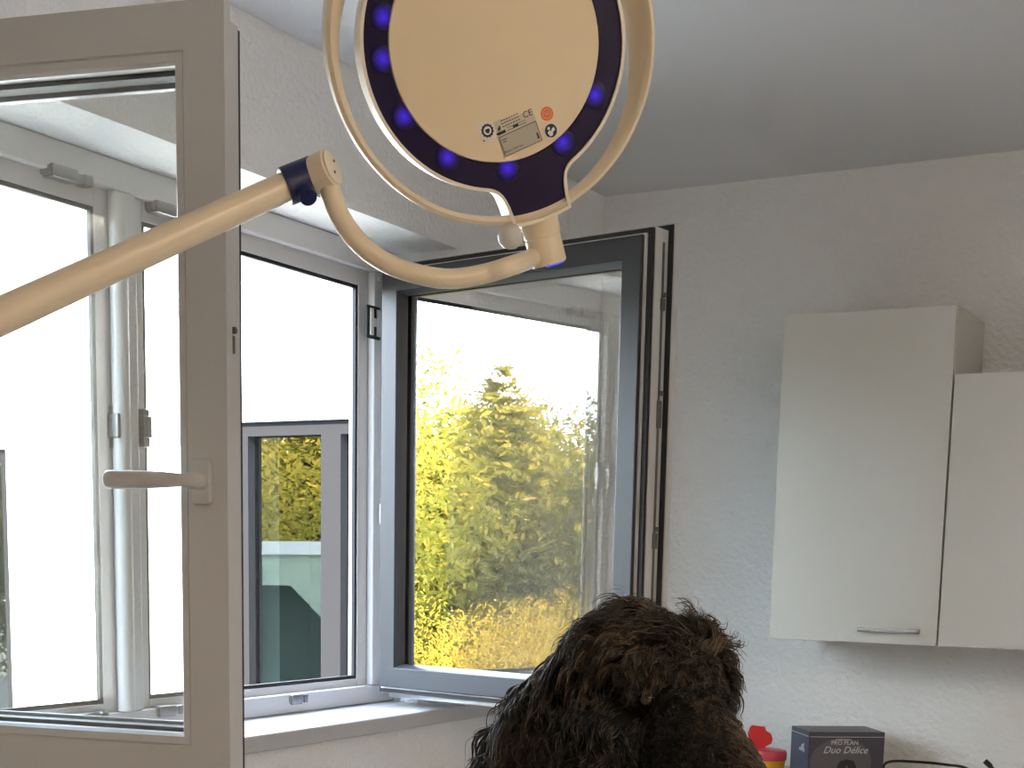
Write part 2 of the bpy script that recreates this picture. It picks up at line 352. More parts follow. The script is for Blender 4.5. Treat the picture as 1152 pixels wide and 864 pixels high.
# ------------------------------------------------------------------ wall cabinets
def cabinet(label, x0, x1, z0, z1, handle):
    yf = YB-.36
    t = thing('wall_cabinet', label, 'cabinet', (x0, yf, z0))
    w, h, d = x1-x0, z1-z0, .36
    bm = NB(); th = .018
    for a, b in (((0, .020, 0), (th, d, h)), ((w-th, .020, 0), (w, d, h)), ((th, .020, 0), (w-th, d, th)), ((th, .020, h-th), (w-th, d, h)), ((th, d-.006, th), (w-th, d, h-th))): box(bm, a, b)
    obj('carcass', bm, M['edge'], t)
    dr = obj('door', box(NB(), (.0015, 0, .0015), (w-.0015, .0185, h-.0015)), M['laminate'], t, bevel=.0012)
    if handle:
        hx0, hx1, hz = handle
        bm = NB(); box(bm, (hx0-x0, -.026, hz-z0-.006), (hx1-x0, -.018, hz-z0+.006))
        for a in (hx0-x0+.006, hx1-x0-.018): box(bm, (a, -.019, hz-z0-.004), (a+.012, .0, hz-z0+.004))
        obj('handle', bm, M['chrome'], dr, bevel=.001)
    return t
YF = YB-.36
zb = (at(866, 718, Y=YF).z+at(1053, 728, Y=YF).z)/2; zt = at(1078, 342, Y=YF).z
xa, xb = at(873, 540, Y=YF).x, at(1065, 540, Y=YF).x
h0, h1 = at(965, 708, Y=YF-.02), at(1035, 709, Y=YF-.02)
cabinet('tall white wall cabinet with a chrome bar handle at its lower corner', xa, xb, zb, zt, (h0.x, h1.x, h0.z))
z2 = at(1100, 419, Y=YF).z
cabinet('white wall cabinet with the lower top, beside the taller one at the right edge', xb+.003, xb+.603, zb, z2, None)

# ------------------------------------------------------------------ worktop and the things on it
ZWT = CAMZ-.665
bm = NB(); box(bm, (-1.75, 4.10, ZWT-.038), (XR-.01, YB-.002, ZWT)); w = obj('worktop', bm, M['worktop'], None, bevel=.004); tag(w, 'grey worktop along the back wall below the cabinets', 'worktop')
bm = NB(); box(bm, (-1.70, 4.14, .10), (XR-.02, YB-.01, ZWT-.039)); box(bm, (-1.66, 4.19, 0), (XR-.02, YB-.01, .10)); b = obj('base_cabinet', bm, M['edge'], None)
tag(b, 'white base cabinet under the worktop', 'cabinet')
for i in range(4):
    obj('door', box(NB(), (-1.695+i*1.05, 4.12, .11), (-.655+i*1.05, 4.139, ZWT-.05)), M['laminate'], b, bevel=.001)
# sharps container
pc = at(866, 846, Y=4.42)
t = thing('sharps_container', 'yellow sharps container with an open red flap lid beside the dog', 'container', (pc.x-.012, 4.44, ZWT))
hgt = at(862, 843, Y=4.42).z-ZWT
bm = NB(); lathe(bm, [(.046, 0), (.050, .004), (.055, hgt-.03), (.056, hgt-.026)], sides=36); obj('tub', bm, M['yellow'], t, smooth=True, auto=40)
bm = NB(); lathe(bm, [(.058, hgt-.034), (.0595, hgt-.030), (.0595, hgt-.012), (.056, hgt-.004), (.040, hgt), (0, hgt+.001)], sides=36); ld = obj('lid', bm, M['pinkred'], t, smooth=True, auto=40)
# flap standing up: rounded outline with a flat hinge edge
fl = [(-.018, 0), (.018, 0), (.024, .012), (.040, .020), (.044, .036), (.038, .052), (.022, .062), (.018, .074), (-.024, .078), (-.030, .07), (-.036, .05), (-.030, .02)]
mt = Matrix.Translation(Vector((-.030, -.010, hgt-.004))) @ Matrix.Rotation(R(22), 4, 'Z') @ Matrix.Rotation(R(80), 4, 'X')
bm = NB(); extrude(bm, fl, mt, -.004, .004); obj('flap', bm, M['red'], ld, bevel=.002)
# pet food carton
q0, q1, q2 = at(911, 822, Y=4.36), at(996, 821, Y=4.40), at(889, 815, Y=4.46)
bw = .245; bh = q0.z-ZWT-.004; bd = .175
t = thing('pet_food_box', 'dark grey pet food carton with silver lettering and a dog picture', 'box', (q0.x, 4.36, ZWT), R(37))
obj('carton', box(NB(), (0, 0, 0), (bw, bd, bh)), [M['boxfront']], t, bevel=.0015)
mf = Matrix.Rotation(R(90), 4, 'X')
def front(x, z, d=.0006): return Matrix.Translation(Vector((x, -d, z))) @ mf
bm = NB(); box(bm, (-.0012, .002, .002), (-.0002, bd-.002, bh-.002)); obj('lit_side', bm, M['boxside_lit'], t)  # bluish daylight on this side is put into its colour
bm = NB(); box(bm, (.002, -.0009, bh-.016), (bw-.002, -.0003, bh-.0145)); box(bm, (-.0018, .004, bh-.016), (-.0013, bd-.004, bh-.0135)); obj('silver_line', bm, M['silver'], t)
bm = NB(); extrude(bm, [(.10*math.cos(a*math.pi/12)*(1), .075*math.sin(a*math.pi/12)) for a in range(24)], Matrix.Translation(Vector((.105, 0, .065))) @ mf, .0002, .0005); obj('picture_field', bm, M['boxgrey'], t)
text('lettering', 'PRO PLAN', .019, M['silver'], t, front(.115, bh-.034, .0008))
text('lettering', 'Duo Délice', .031, M['silver'], t, front(.118, bh-.057, .0008), 'CENTER', .0002, .35)
bm = NB(); box(bm, (.085, -.001, bh-.0245), (.135, -.0005, bh-.0225)); obj('lettering', bm, M['silver'], t)
bm = NB()   # printed dog: head with two hanging ears
hx, hz = .125, bh-.125
extrude(bm, [(hx+x, hz+z) for x, z in ((-.030, .020), (-.022, .034), (0, .040), (.022, .034), (.030, .020), (.036, -.006), (.030, -.024), (.022, -.01), (.019, -.03), (.010, -.046), (-.010, -.046), (-.019, -.03), (-.022, -.01), (-.030, -.024), (-.036, -.006))], mf, .0006, .0010)
extrude(bm, [(hx+x, hz+z) for x, z in ((-.03, -.036), (.03, -.036), (.05, -.06), (.05, -hz+.003), (-.05, -hz+.003), (-.05, -.06))], mf, .0006, .0009)
obj('picture', bm, M['boxblack'], t)
bm = NB(); extrude(bm, [(hx+x, hz+z) for x, z in ((-.012, -.006), (0, .022), (.012, -.006), (.012, -.03), (0, -.038), (-.012, -.03))], mf, .0011, .0013); obj('picture_muzzle', bm, M['boxgrey'], t)
bm = NB(); ms = Matrix.Translation(Vector((0, .06, bh-.05))) @ Matrix.Rotation(R(-90), 4, 'Y')
for k, (x, y, r) in enumerate(((-.012, -.015, .008), (-.004, .0, .009), (.004, -.012, .006), (-.012, .022, .006), (-.010, .006, .008))):
    extrude(bm, circle(r, 12, x, y), ms, .0013+k*.00006, .0018+k*.00006)
obj('emblem', bm, M['silver'], t)
# black cable loop
pts = [at(996, 872, Y=4.37), at(994, 862, Y=4.38), at(1003, 856.5, Y=4.40), at(1030, 857, Y=4.42), at(1062, 860, Y=4.43), at(1090, 866, Y=4.42), at(1100, 890, Y=4.42)]
pts = [Vector((pts[0].x+.01, pts[0].y, ZWT+.006))] + pts + [Vector((pts[-1].x+.03, 4.43, ZWT+.006)), Vector((pts[-1].x+.16, 4.42, ZWT+.006))]
t = thing('black_cable', 'black cable loop standing up from the worktop right of the carton', 'cable', (pts[1].x, 4.38, ZWT))
bm = NB(); tube(bm, [p-Vector(t.location) for p in spline(pts, 8)], .0042, 10); obj('cord', bm, M['cable'], t, smooth=True)
e0, e1 = at(1108, 856, Y=4.42), at(1120, 868, Y=4.42)
pts = spline([e0, e1, Vector((e1.x+.02, 4.43, ZWT+.04)), Vector((e1.x+.05, 4.44, ZWT+.0055))], 8)
bm = NB(); tube(bm, [p-Vector(t.location) for p in pts], [.008]*5+[.0045]*(len(pts)-5), 10); obj('plug_end', bm, M['cable'], t, smooth=True, auto=50)

# ------------------------------------------------------------------ examination lamp
LC = at(557, 51, d=1.70)
toC = (EYE-LC).normalized()
n_ = (toC*math.cos(R(14)) + RT*math.sin(R(14)) + UP*.02).normalized()
dn = RT*math.sin(R(22)) - UP*math.cos(R(22)); dn = (dn-n_*dn.dot(n_)).normalized()
ly = -dn; lx = ly.cross(n_)
LM = Matrix(((lx.x, ly.x, n_.x, LC.x), (lx.y, ly.y, n_.y, LC.y), (lx.z, ly.z, n_.z, LC.z), (0, 0, 0, 1)))
polex, poley = -2.02, .62
lamp = thing('examination_lamp', 'cream examination lamp with a dark violet ring and long jointed arm', 'lamp', (polex, poley, 0))
bpy.context.view_layer.update(); li = lamp.matrix_world.inverted(); LL = li @ LM
def lpt(x, y, z): return LL @ Vector((x, y, z))
Rd, Ro = .1275, .155
def outline(off=0):
    """round head with a tab-like neck pointing down"""
    P = []; N = 96; h = R(23)
    for k in range(N+1):
        a = -math.pi/2+h+(2*math.pi-2*h)*k/N; P.append(((Ro+off)*math.cos(a), (Ro+off)*math.sin(a)))
    end = P[-1]
    L_ = spline([end, (end[0]*.74, end[1]-.010), (-.0375-off, -.166), (-.0335-off, -.180), (-.0325-off, -.193-off)], 5) if False else None
    def bez(a, b, c, d, n=8): return [((1-t)**3*a[0]+3*(1-t)**2*t*b[0]+3*(1-t)*t*t*c[0]+t**3*d[0], (1-t)**3*a[1]+3*(1-t)**2*t*b[1]+3*(1-t)*t*t*c[1]+t**3*d[1]) for t in [i/n for i in range(1, n+1)]]
    tl = bez(end, (end[0]+.020, end[1]-.007), (-.036-off, -.158), (-.034-off, -.194-off))
    m = [(-.017, -.1965-off), (0, -.1975-off), (.017, -.1965-off)]
    tr = [(-x, y) for x, y in tl[::-1]]
    return P + tl + m + tr
bm = NB()   # housing: cream shell behind the face
ol = outline(.004)
lay = [(1.0, .003), (1.0, -.040), (.985, -.048)]
rings = [[bm.verts.new(lpt(x*s, y*s, z)) for x, y in ol] for s, z in lay]
inn = outline(0); rin = [bm.verts.new(lpt(x, y, .003)) for x, y in inn]; rin2 = [bm.verts.new(lpt(x, y, -.002)) for x, y in inn]
n = len(ol)
for a, b in ((rin2, rin), (rin, rings[0]), (rings[0], rings[1]), (rings[1], rings[2])):
    for k in range(n): bm.faces.new((a[k], a[(k+1) % n], b[(k+1) % n], b[k]))
bm.faces.new(rings[2]); 
hs = obj('lamp_head', bm, M['creamlite'], lamp, smooth=True, auto=35)
bm = NB()   # dark ring-shaped window with its neck
ic = []
for x, y in inn:
    a = math.atan2(y, x); ic.append((Rd*math.cos(a), Rd*math.sin(a)))
A = [bm.verts.new(lpt(x*.999, y*.999, -.0005)) for x, y in inn]; B = [bm.verts.new(lpt(x, y, .0005)) for x, y in ic]; D = [bm.verts.new(lpt(x*.97, y*.97, -.006)) for x, y in ic]
for k in range(n):
    k2 = (k+1) % n; bm.faces.new((A[k], A[k2], B[k2], B[k])); bm.faces.new((B[k], B[k2], D[k2], D[k]))
dr = obj('light_ring', bm, M['violet'], hs, smooth=True, auto=30)
for a in (205, 228, 250, 272, 298, 328, 180, 10):     # small blue indicator lights under the ring
    pass
def px_local(x, y, z=.001):
    """where the line of sight through a point of the frame meets the lamp face, in lamp coordinates"""
    v = FWD + RT*((x-CX)/F) - UP*((y-CY)/F); o = LM.inverted() @ EYE; d = (LM.inverted().to_3x3() @ v); k = (z-o.z)/d.z; q = o+d*k; return q
for (x, y) in ((427, 18), (433, 66), (455, 131), (506, 172), (571, 184), (634, 161), (672, 108)):
    q = px_local(x, y); rr = math.hypot(q.x, q.y); s = .1335/rr
    bm = NB(); lathe(bm, [(.0155, 0), (.0150, .00015), (.008, .0002), (0, .0002)], axis=LL.to_3x3() @ Vector((0, 0, 1)), sides=32)
    o = obj('indicator_light', bm, M['led'], hs, smooth=True); o.location = LL @ Vector((q.x*s, q.y*s, -.0001 + .0004))
bm = NB(); lathe(bm, [(.1258, -.004), (.1262, .001), (.125, .0032), (.10, .0052), (.05, .0066), (0, .007)], LL @ Vector((0, 0, 0)), LL.to_3x3() @ Vector((0, 0, 1)), 96)
dc = obj('disc_cover', bm, M['disc'], hs, smooth=True, auto=40)
# stickers on the disc cover
ZS_ = .0062
def stk(name, poly, m, par, mt, h=.0002): return obj(name, extrude(NB(), poly, mt, 0, h), m, par)
def on(x, y, z=ZS_, rot=0): return LL @ Matrix.Translation(Vector((x, y, z))) @ Matrix.Rotation(R(rot+4.5), 4, 'Z')
c0 = px_local(578, 144, ZS_); c1 = px_local(560, 145, ZS_); 
lw_, lh_ = .050, .041
cx0, cy0 = px_local(583, 148, ZS_).xy
lb = stk('type_label', [(-lw_/2, -lh_/2), (lw_/2, -lh_/2), (lw_/2, lh_/2), (-lw_/2, lh_/2)], M['label'], dc, on(cx0, cy0, .0056))
stk('type_label_field', [(-lw_/2+.001, -lh_/2+.001), (lw_/2-.001, -lh_/2+.001), (lw_/2-.001, .002), (-lw_/2+.001, .002)], M['labeldark'], lb, on(cx0, cy0, .0059), .0001)
bm = NB()
for (x0, y0, x1, y1) in ((-.0245, .0022, .0245, .0030), (-.0245, -.0200, .0245, -.0194), (.0239, -.0195, .0245, .003), (-.0245, -.0195, -.0239, .003), (-.012, .0055, .013, .0062), (-.012, .0085, .013, .009), (-.024, .0048, -.014, .0082), (-.004, .0062, .003, .0084),
                         (-.022, -.002, -.016, -.0012), (-.022, -.0045, -.017, -.0037), (-.0225, .0095, -.0195, .0125), (-.0205, .0110, -.0185, .0145), (.0195, -.0165, .0225, -.0155), (.0200, -.0155, .0220, -.0100)):
    extrude(bm, [(x0, y0), (x1, y0), (x1, y1), (x0, y1)], on(cx0, cy0, .0061), 0, .0001)
obj('label_print', bm, M['ink'], lb)
for k, (x, y, s, sz, al) in enumerate(((-.016, .0185, 'Examination lamp', .0033, 'LEFT'),(-.016, .0150, 'Type 2 220-240', .0033, 'LEFT'), (-.016, .0117, 'Class II IP20', .0033, 'LEFT'), (.0165, .0150, 'CE', .0100, 'CENTER'), (-.0225, -.0172, 'Made in Germany', .0034, 'LEFT'))):
    if k == 0 or k == 1 or k == 2: s = ['. .. ... ...', '... .... ..', '.... .. ...'][k]
    text('lettering', s, sz, M['ink'], lb, on(cx0+x, cy0+y, .0062), al, .00005)
for k in range(3):
    bm = NB()
    for j in range(7): extrude(bm, [(-.016+j*.0034, .0180-k*.0034), (-.0136+j*.0034, .0180-k*.0034), (-.0136+j*.0034, .0190-k*.0034), (-.016+j*.0034, .0190-k*.0034)], on(cx0, cy0, .0061), 0, .0001)
    obj('small_print', bm, M['ink'], lb)
q = px_local(548.5, 147, ZS_); sq = stk('test_mark_sticker', [(-.0105, -.0105), (.0105, -.0105), (.0105, .0105), (-.0105, .0105)], M['paper'], dc, on(q.x, q.y, .0055, 4))
gear = []
for k in range(48): r = .0078 if k % 4 < 2 else .0070; gear.append((r*math.cos(2*math.pi*k/48), r*math.sin(2*math.pi*k/48)))
stk('test_mark', gear, M['ink'], sq, on(q.x, q.y, .0058), .0001)
stk('test_mark_centre', circle(.0048, 20), M['paper'], sq, on(q.x, q.y, .0060), .0001)
bm = NB(); extrude(bm, [(-.0030, .0014), (0, .0022), (.0030, .0014), (.0024, -.0014), (0, -.0034), (-.0024, -.0014)], on(q.x, q.y, .0062), 0, .0001); extrude(bm, circle(.0012, 10, .0098, -.0082), on(q.x, q.y, .0058), 0, .0001); extrude(bm, circle(.0010, 10, -.008, -.0088), on(q.x, q.y, .0058), 0, .0001); obj('test_mark_emblem', bm, M['ink'], sq)
q = px_local(615.5, 128, ZS_); og = stk('orange_seal', circle(.0078, 28), M['orange'], dc, on(q.x, q.y, .0054), .0002)
bm = NB()
ring = circle(.0056, 28); ring2 = circle(.0050, 28); mtx = on(q.x, q.y, .0057)
a = [bm.verts.new(mtx @ Vector((*p, 0))) for p in ring]; b = [bm.verts.new(mtx @ Vector((*p, 0))) for p in ring2]
for k in range(28): bm.faces.new((a[k], a[(k+1) % 28], b[(k+1) % 28], b[k]))
obj('seal_ring', bm, M['label'], og); text('lettering', 'VI', .0062, M['label'], og, on(q.x, q.y, .0057), 'CENTER', .00005)
q = px_local(620, 147, ZS_); pg = stk('manual_sticker', circle(.0088, 28), M['paper'], dc, on(q.x, q.y, .0052), .0002)
stk('manual_symbol', circle(.0076, 28), M['ink'], pg, on(q.x, q.y, .0055), .0001)
bm = NB(); extrude(bm, circle(.0017, 12, -.0018, .0034), on(q.x, q.y, .0057), 0, .0001); extrude(bm, [(-.005, -.0008), (-.0015, .0012), (0, -.0008), (.0015, .0016), (.0045, .0028), (.0052, -.0006), (.0018, -.0022), (.0005, -.0055), (-.0028, -.0058), (-.0042, -.003)], on(q.x, q.y, .0057), 0, .0001); obj('manual_figure', bm, M['paper'], pg)
# hoop handle: a band round the head
bm = NB(); Rh = .1925; N = 120; rg = []
for k in range(N):
    a = 2*math.pi*k/N; w = .5+.5*math.cos(a-R(68)); w = w*w*(3-2*w); e = .022*w; g = .010+.040*w
    secs = [(-.0046, .0035), (0, .0068), (.0046, .0035), (.0046, -g), (-.002, -g-.004), (-.0052-e, -g), (-.0052-e*.9, -g*.8)]
    rg.append([bm.verts.new(lpt((Rh+r)*math.cos(a), (Rh+r)*math.sin(a), z-.004)) for r, z in secs])
for k in range(N):
    a, b = rg[k], rg[(k+1) % N]
    for j in range(7): bm.faces.new((a[j], a[(j+1) % 7], b[(j+1) % 7], b[j]))
obj('hoop_handle', bm, M['cream'], hs, smooth=True, auto=50)
# swivel under the neck
ax = LL.to_3x3() @ Vector((-.06, -1, .12)).normalized(); sw0 = lpt(.003, -.190, -.034)
bm = NB(); lathe(bm, [(.024, 0), (.0255, .012), (.0245, .026), (.0235, .033), (.0222, .0345)], sw0, ax, 36); obj('swivel_cap', bm, M['cream'], lamp, smooth=True, auto=35)
bm = NB(); lathe(bm, [(.0215, .034), (.0228, .0358), (.0228, .066), (.0215, .0685), (.0, .069)], sw0, ax, 36); sv = obj('swivel', bm, M['cream'], lamp, smooth=True, auto=35)
bx, by, bz = basis(ax, n_); se = sw0+ax*.069
vv = (li.to_3x3() @ RT*.8 + li.to_3x3() @ (-FWD)*.5).normalized(); vv = (vv-ax*vv.dot(ax)).normalized(); v2 = ax.cross(vv)
mtx = Matrix(((v2.x, vv.x, ax.x, se.x), (v2.y, vv.y, ax.y, se.y), (v2.z, vv.z, ax.z, se.z), (0, 0, 0, 1)))
bm = NB(); extrude(bm, [(-.013, .002), (.013, .002), (.015, .009), (.010, .0165), (-.010, .0165), (-.015, .009)], mtx, -.001, .0015); obj('blue_button', bm, M['ledblue'], sv)
kb = li @ at(574, 266, d=1.79)
bm = NB(); lathe(bm, [(0, -.0155), (.008, -.0135), (.0135, -.008), (.0155, 0), (.0135, .008), (.008, .0135), (0, .0155)], kb, Vector((0, 0, 1)), 24); tube(bm, [kb, kb+(li.to_3x3() @ (RT*.016-UP*.002))], .006, 10); obj('clamp_knob', bm, M['whiteplastic'], lamp, smooth=True, auto=60)
# curved gooseneck from the elbow to the swivel
se2 = LM.inverted()
pp = [at(364, 189, d=1.66), at(371, 213, d=1.66), at(382, 243, d=1.665), at(404, 273, d=1.67), at(435, 296, d=1.68), at(472, 309, d=1.69), at(508, 313.5, d=1.70), at(545, 308, d=1.71), at(578, 298, d=1.718)]
swd = (lamp.matrix_world @ (sw0+ax*.050) - EYE).dot(FWD)
pp += [at(600, 290, d=swd-.006), at(616, 285, d=swd)]
pl = [li @ p for p in spline(pp, 7)]
bm = NB(); tube(bm, pl, [.0125-.0012*min(1, i/30) for i in range(len(pl))], 20); obj('gooseneck', bm, M['cream'], lamp, smooth=True, auto=50)
# arm, navy collar and elbow
a0, a1 = li @ at(-70, 388, d=1.52), li @ at(322, 209.5, d=1.655)
bm = NB(); tube(bm, [a0+(a1-a0)*k/12 for k in range(13)], [.0198-.0040*k/12 for k in range(13)], 28); obj('arm', bm, M['cream'], lamp, smooth=True, auto=50)
c1_ = li @ at(351, 198, d=1.662); k1 = li @ at(373, 188, d=1.645); dirc = (c1_-a1).normalized()
bm = NB(); lathe(bm, [(.0195, 0), (.0212, .0015), (.0212, .0385), (.0195, .040)], a1-dirc*.002, dirc, 32); cl = obj('collar', bm, M['navy'], lamp, smooth=True, auto=35)
s0 = li @ at(344, 216, d=1.648); s1 = li @ at(347, 222.5, d=1.641)
bm = NB(); tube(bm, [s0, s1], .0098, 20); tube(bm, [s1, s1+(s1-s0).normalized()*.0015], .006, 16); obj('locking_screw', bm, M['navy'], cl, smooth=True, auto=40)
kd = (k1-c1_).normalized(); tc_ = (EYE-at(373, 188, d=1.65)).normalized(); pr = (RT*46+UP*22); pr = (pr-tc_*pr.dot(tc_)).normalized(); kd = li.to_3x3() @ (pr*.94+tc_*.34); kc = li @ at(373, 188.5, d=1.652)
bm = NB(); lathe(bm, [(.0195, -.036), (.0205, -.024), (.0215, -.008), (.0218, -.0015), (.0205, 0), (0, .0005)], kc, kd, 36); el = obj('elbow', bm, M['cream'], lamp, smooth=True, auto=35)
bm = NB(); lathe(bm, [(.0190, 0), (.0190, .0015), (.0175, .0024), (0, .0026)], kc+kd*.0004, kd, 36); ec = obj('end_cap', bm, M['creamlite'], el, smooth=True, auto=35)
kx, ky, kz = basis(kd, li.to_3x3() @ UP)
for sx in (-.006, .007):
    bm = NB(); lathe(bm, [(.0016, 0), (.0016, .0008)], kc+kd*.0028+ky*sx*1.2+kx*.004*(1 if sx > 0 else -.3), kd, 10); obj('pin_hole', bm, M['ink'], ec)
# the stand that carries the arm, left of the frame
bm = NB(); tube(bm, [a0, li @ Vector((polex, poley, 1.70))], .021, 24); obj('arm_root', bm, M['cream'], lamp, smooth=True, auto=50)
bm = NB(); tube(bm, [Vector((0, 0, .07)), Vector((0, 0, 1.72))], .022, 24); obj('stand_pole', bm, M['cream'], lamp, smooth=True, auto=50)
bm = NB(); lathe(bm, [(.20, 0), (.21, .01), (.20, .035), (.05, .06), (.03, .09)], sides=40); obj('stand_base', bm, M['cream'], lamp, smooth=True, auto=40)

# ------------------------------------------------------------------ the dog
def ell(bm, c, r, rot=None):
    g = bmesh.ops.create_icosphere(bm, subdivisions=3, radius=1)
    m = Matrix.Translation(c) @ (rot.to_4x4() if rot else Matrix.Identity(4)) @ Matrix.Diagonal((*r, 1))
    for v in g['verts']: v.co = m @ v.co
def caps(bm, a, b, ra, rb, n=6):
    for k in range(n+1):
        q = k/n; r = ra+(rb-ra)*q; ell(bm, a.lerp(b, q), (r, r, r))
VR = Matrix((RT, -UP, FWD)).transposed()          # columns: right, down, away  (head drawn in the frame's own directions)
def P(x, y, d): return at(x, y, d=d)
ZTAB = .93
dogc = P(690, 800, 1.42)
dog = None
bm = NB()
skull = P(714, 764, 1.44); ell(bm, skull, (.070, .070, .072), VR)
ell(bm, P(762, 768, 1.40), (.052, .056, .056), VR)
ell(bm, P(690, 850, 1.43), (.082, .07, .075), VR)
caps(bm, P(768, 806, 1.375), P(815, 868, 1.30), .040, .032); caps(bm, P(815, 868, 1.30), P(848, 910, 1.26), .032, .028)
caps(bm, P(755, 850, 1.36), P(825, 920, 1.28), .032, .022)
ell(bm, P(806, 750, 1.385), (.017, .016, .017)); ell(bm, P(736, 750, 1.368), (.024, .015, .019), VR)
# ears: drooping lobes on both sides
for k, (x, y, d, rx, ry) in enumerate(((645, 760, 1.44, .024, .032), (617, 797, 1.43, .028, .042), (594, 842, 1.425, .034, .045), (578, 895, 1.43, .037, .045), (582, 950, 1.435, .030, .038))): ell(bm, P(x, y, d), (rx, ry, .022), VR)
for k, (x, y, d, rx, ry) in enumerate(((740, 770, 1.51, .02, .03), (755, 810, 1.53, .024, .04), (760, 860, 1.53, .026, .045), (758, 910, 1.52, .024, .04))): ell(bm, P(x, y, d), (rx, ry, .02), VR)
caps(bm, P(705, 850, 1.46), P(655, 1010, 1.55), .085, .115)
# chest, trunk, haunches and legs of a sitting dog, below the frame
ch = P(650, 1080, 1.56); ch.z = max(ch.z, ZTAB+.28)
back = Vector((-.75, -.25, 0)).normalized()
body = ch+back*.02
caps(bm, P(655, 1010, 1.55), Vector((ch.x, ch.y, ZTAB+.24)), .115, .13)
hip = Vector((ch.x, ch.y, ZTAB+.13))+back*.36
caps(bm, Vector((ch.x, ch.y, ZTAB+.24)), hip, .13, .125, 8)
side = Vector((-back.y, back.x, 0))
for s in (-1, 1):
    sh = Vector((ch.x, ch.y, ZTAB+.20))+side*.075*s-back*.03
    caps(bm, sh, sh+Vector((0, 0, -.12))-back*.02, .05, .036); pw = Vector((sh.x, sh.y, ZTAB+.03))-back*.02
    caps(bm, sh+Vector((0, 0, -.12))-back*.02, pw, .036, .030); ell(bm, pw-back*.03+Vector((0, 0, -.005)), (.04, .034, .026))
    th = hip+side*.10*s-Vector((0, 0, .02)); kn = th-back*.16+side*.03*s; kn.z = ZTAB+.13
    caps(bm, th, kn, .085, .05); hk = th+back*.0+side*.02*s; hk.z = ZTAB+.04
    caps(bm, kn, hk, .042, .03); tp = hk-back*.14; tp.z = ZTAB+.028; caps(bm, hk, tp, .028, .03)
ta = hip+back*.12; ta.z = ZTAB+.05; caps(bm, hip+back*.08, ta+back*.02, .04, .03); tb = ta+back*.12+side*.1; tb.z = ZTAB+.03; caps(bm, ta+back*.02, tb, .03, .022)
me = bpy.data.meshes.new('dog'); bm.to_mesh(me); bm.free()
dog = bpy.data.objects.new('dog', me); C.objects.link(dog)
rm = dog.modifiers.new('r', 'REMESH'); rm.mode = 'VOXEL'; rm.voxel_size = .007
sm = dog.modifiers.new('s', 'SMOOTH'); sm.iterations = 4; sm.factor = .5
bpy.context.view_layer.update()
nm = bpy.data.meshes.new_from_object(dog.evaluated_get(bpy.context.evaluated_depsgraph_get()))
dog.modifiers.clear(); dog.data = nm; nm.name = 'dog'; nm.materials.clear(); nm.materials.append(M['dogskin'])
for p in nm.polygons: p.use_smooth = True
tag(dog, 'shaggy black-brown dog with long drooping ears, head bent below the lamp', 'dog')
for (x, y, d, nm_) in ((728, 787, 1.352, 'eye'), (800, 782, 1.355, 'eye')):
    bm = NB(); ell(bm, P(x, y, d+.0045), (.0085, .0085, .0085)); obj(nm_, bm, M['eye'], dog, smooth=True)
bm = NB(); ell(bm, P(862, 922, 1.244), (.020, .015, .016), VR); obj('nose', bm, M['nose'], dog, smooth=True)

# coat: waved strands grouped in locks
def hair_mat():
    m = bpy.data.materials.new('black_brown_fur'); m.use_nodes = True; nt = m.node_tree; nt.nodes.clear()
    o = nt.nodes.new('ShaderNodeOutputMaterial'); h = nt.nodes.new('ShaderNodeBsdfPrincipled')
    h.inputs['Base Color'].default_value = (.013, .0085, .006, 1); h.inputs['Roughness'].default_value = .33; h.inputs['Specular IOR Level'].default_value = .42
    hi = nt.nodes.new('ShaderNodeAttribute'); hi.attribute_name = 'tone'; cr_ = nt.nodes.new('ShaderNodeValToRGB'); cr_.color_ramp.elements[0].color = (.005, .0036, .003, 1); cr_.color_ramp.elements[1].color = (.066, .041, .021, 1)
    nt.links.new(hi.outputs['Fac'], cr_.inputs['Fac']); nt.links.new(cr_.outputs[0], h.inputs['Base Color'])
    nt.links.new(h.outputs[0], o.inputs[0]); return m
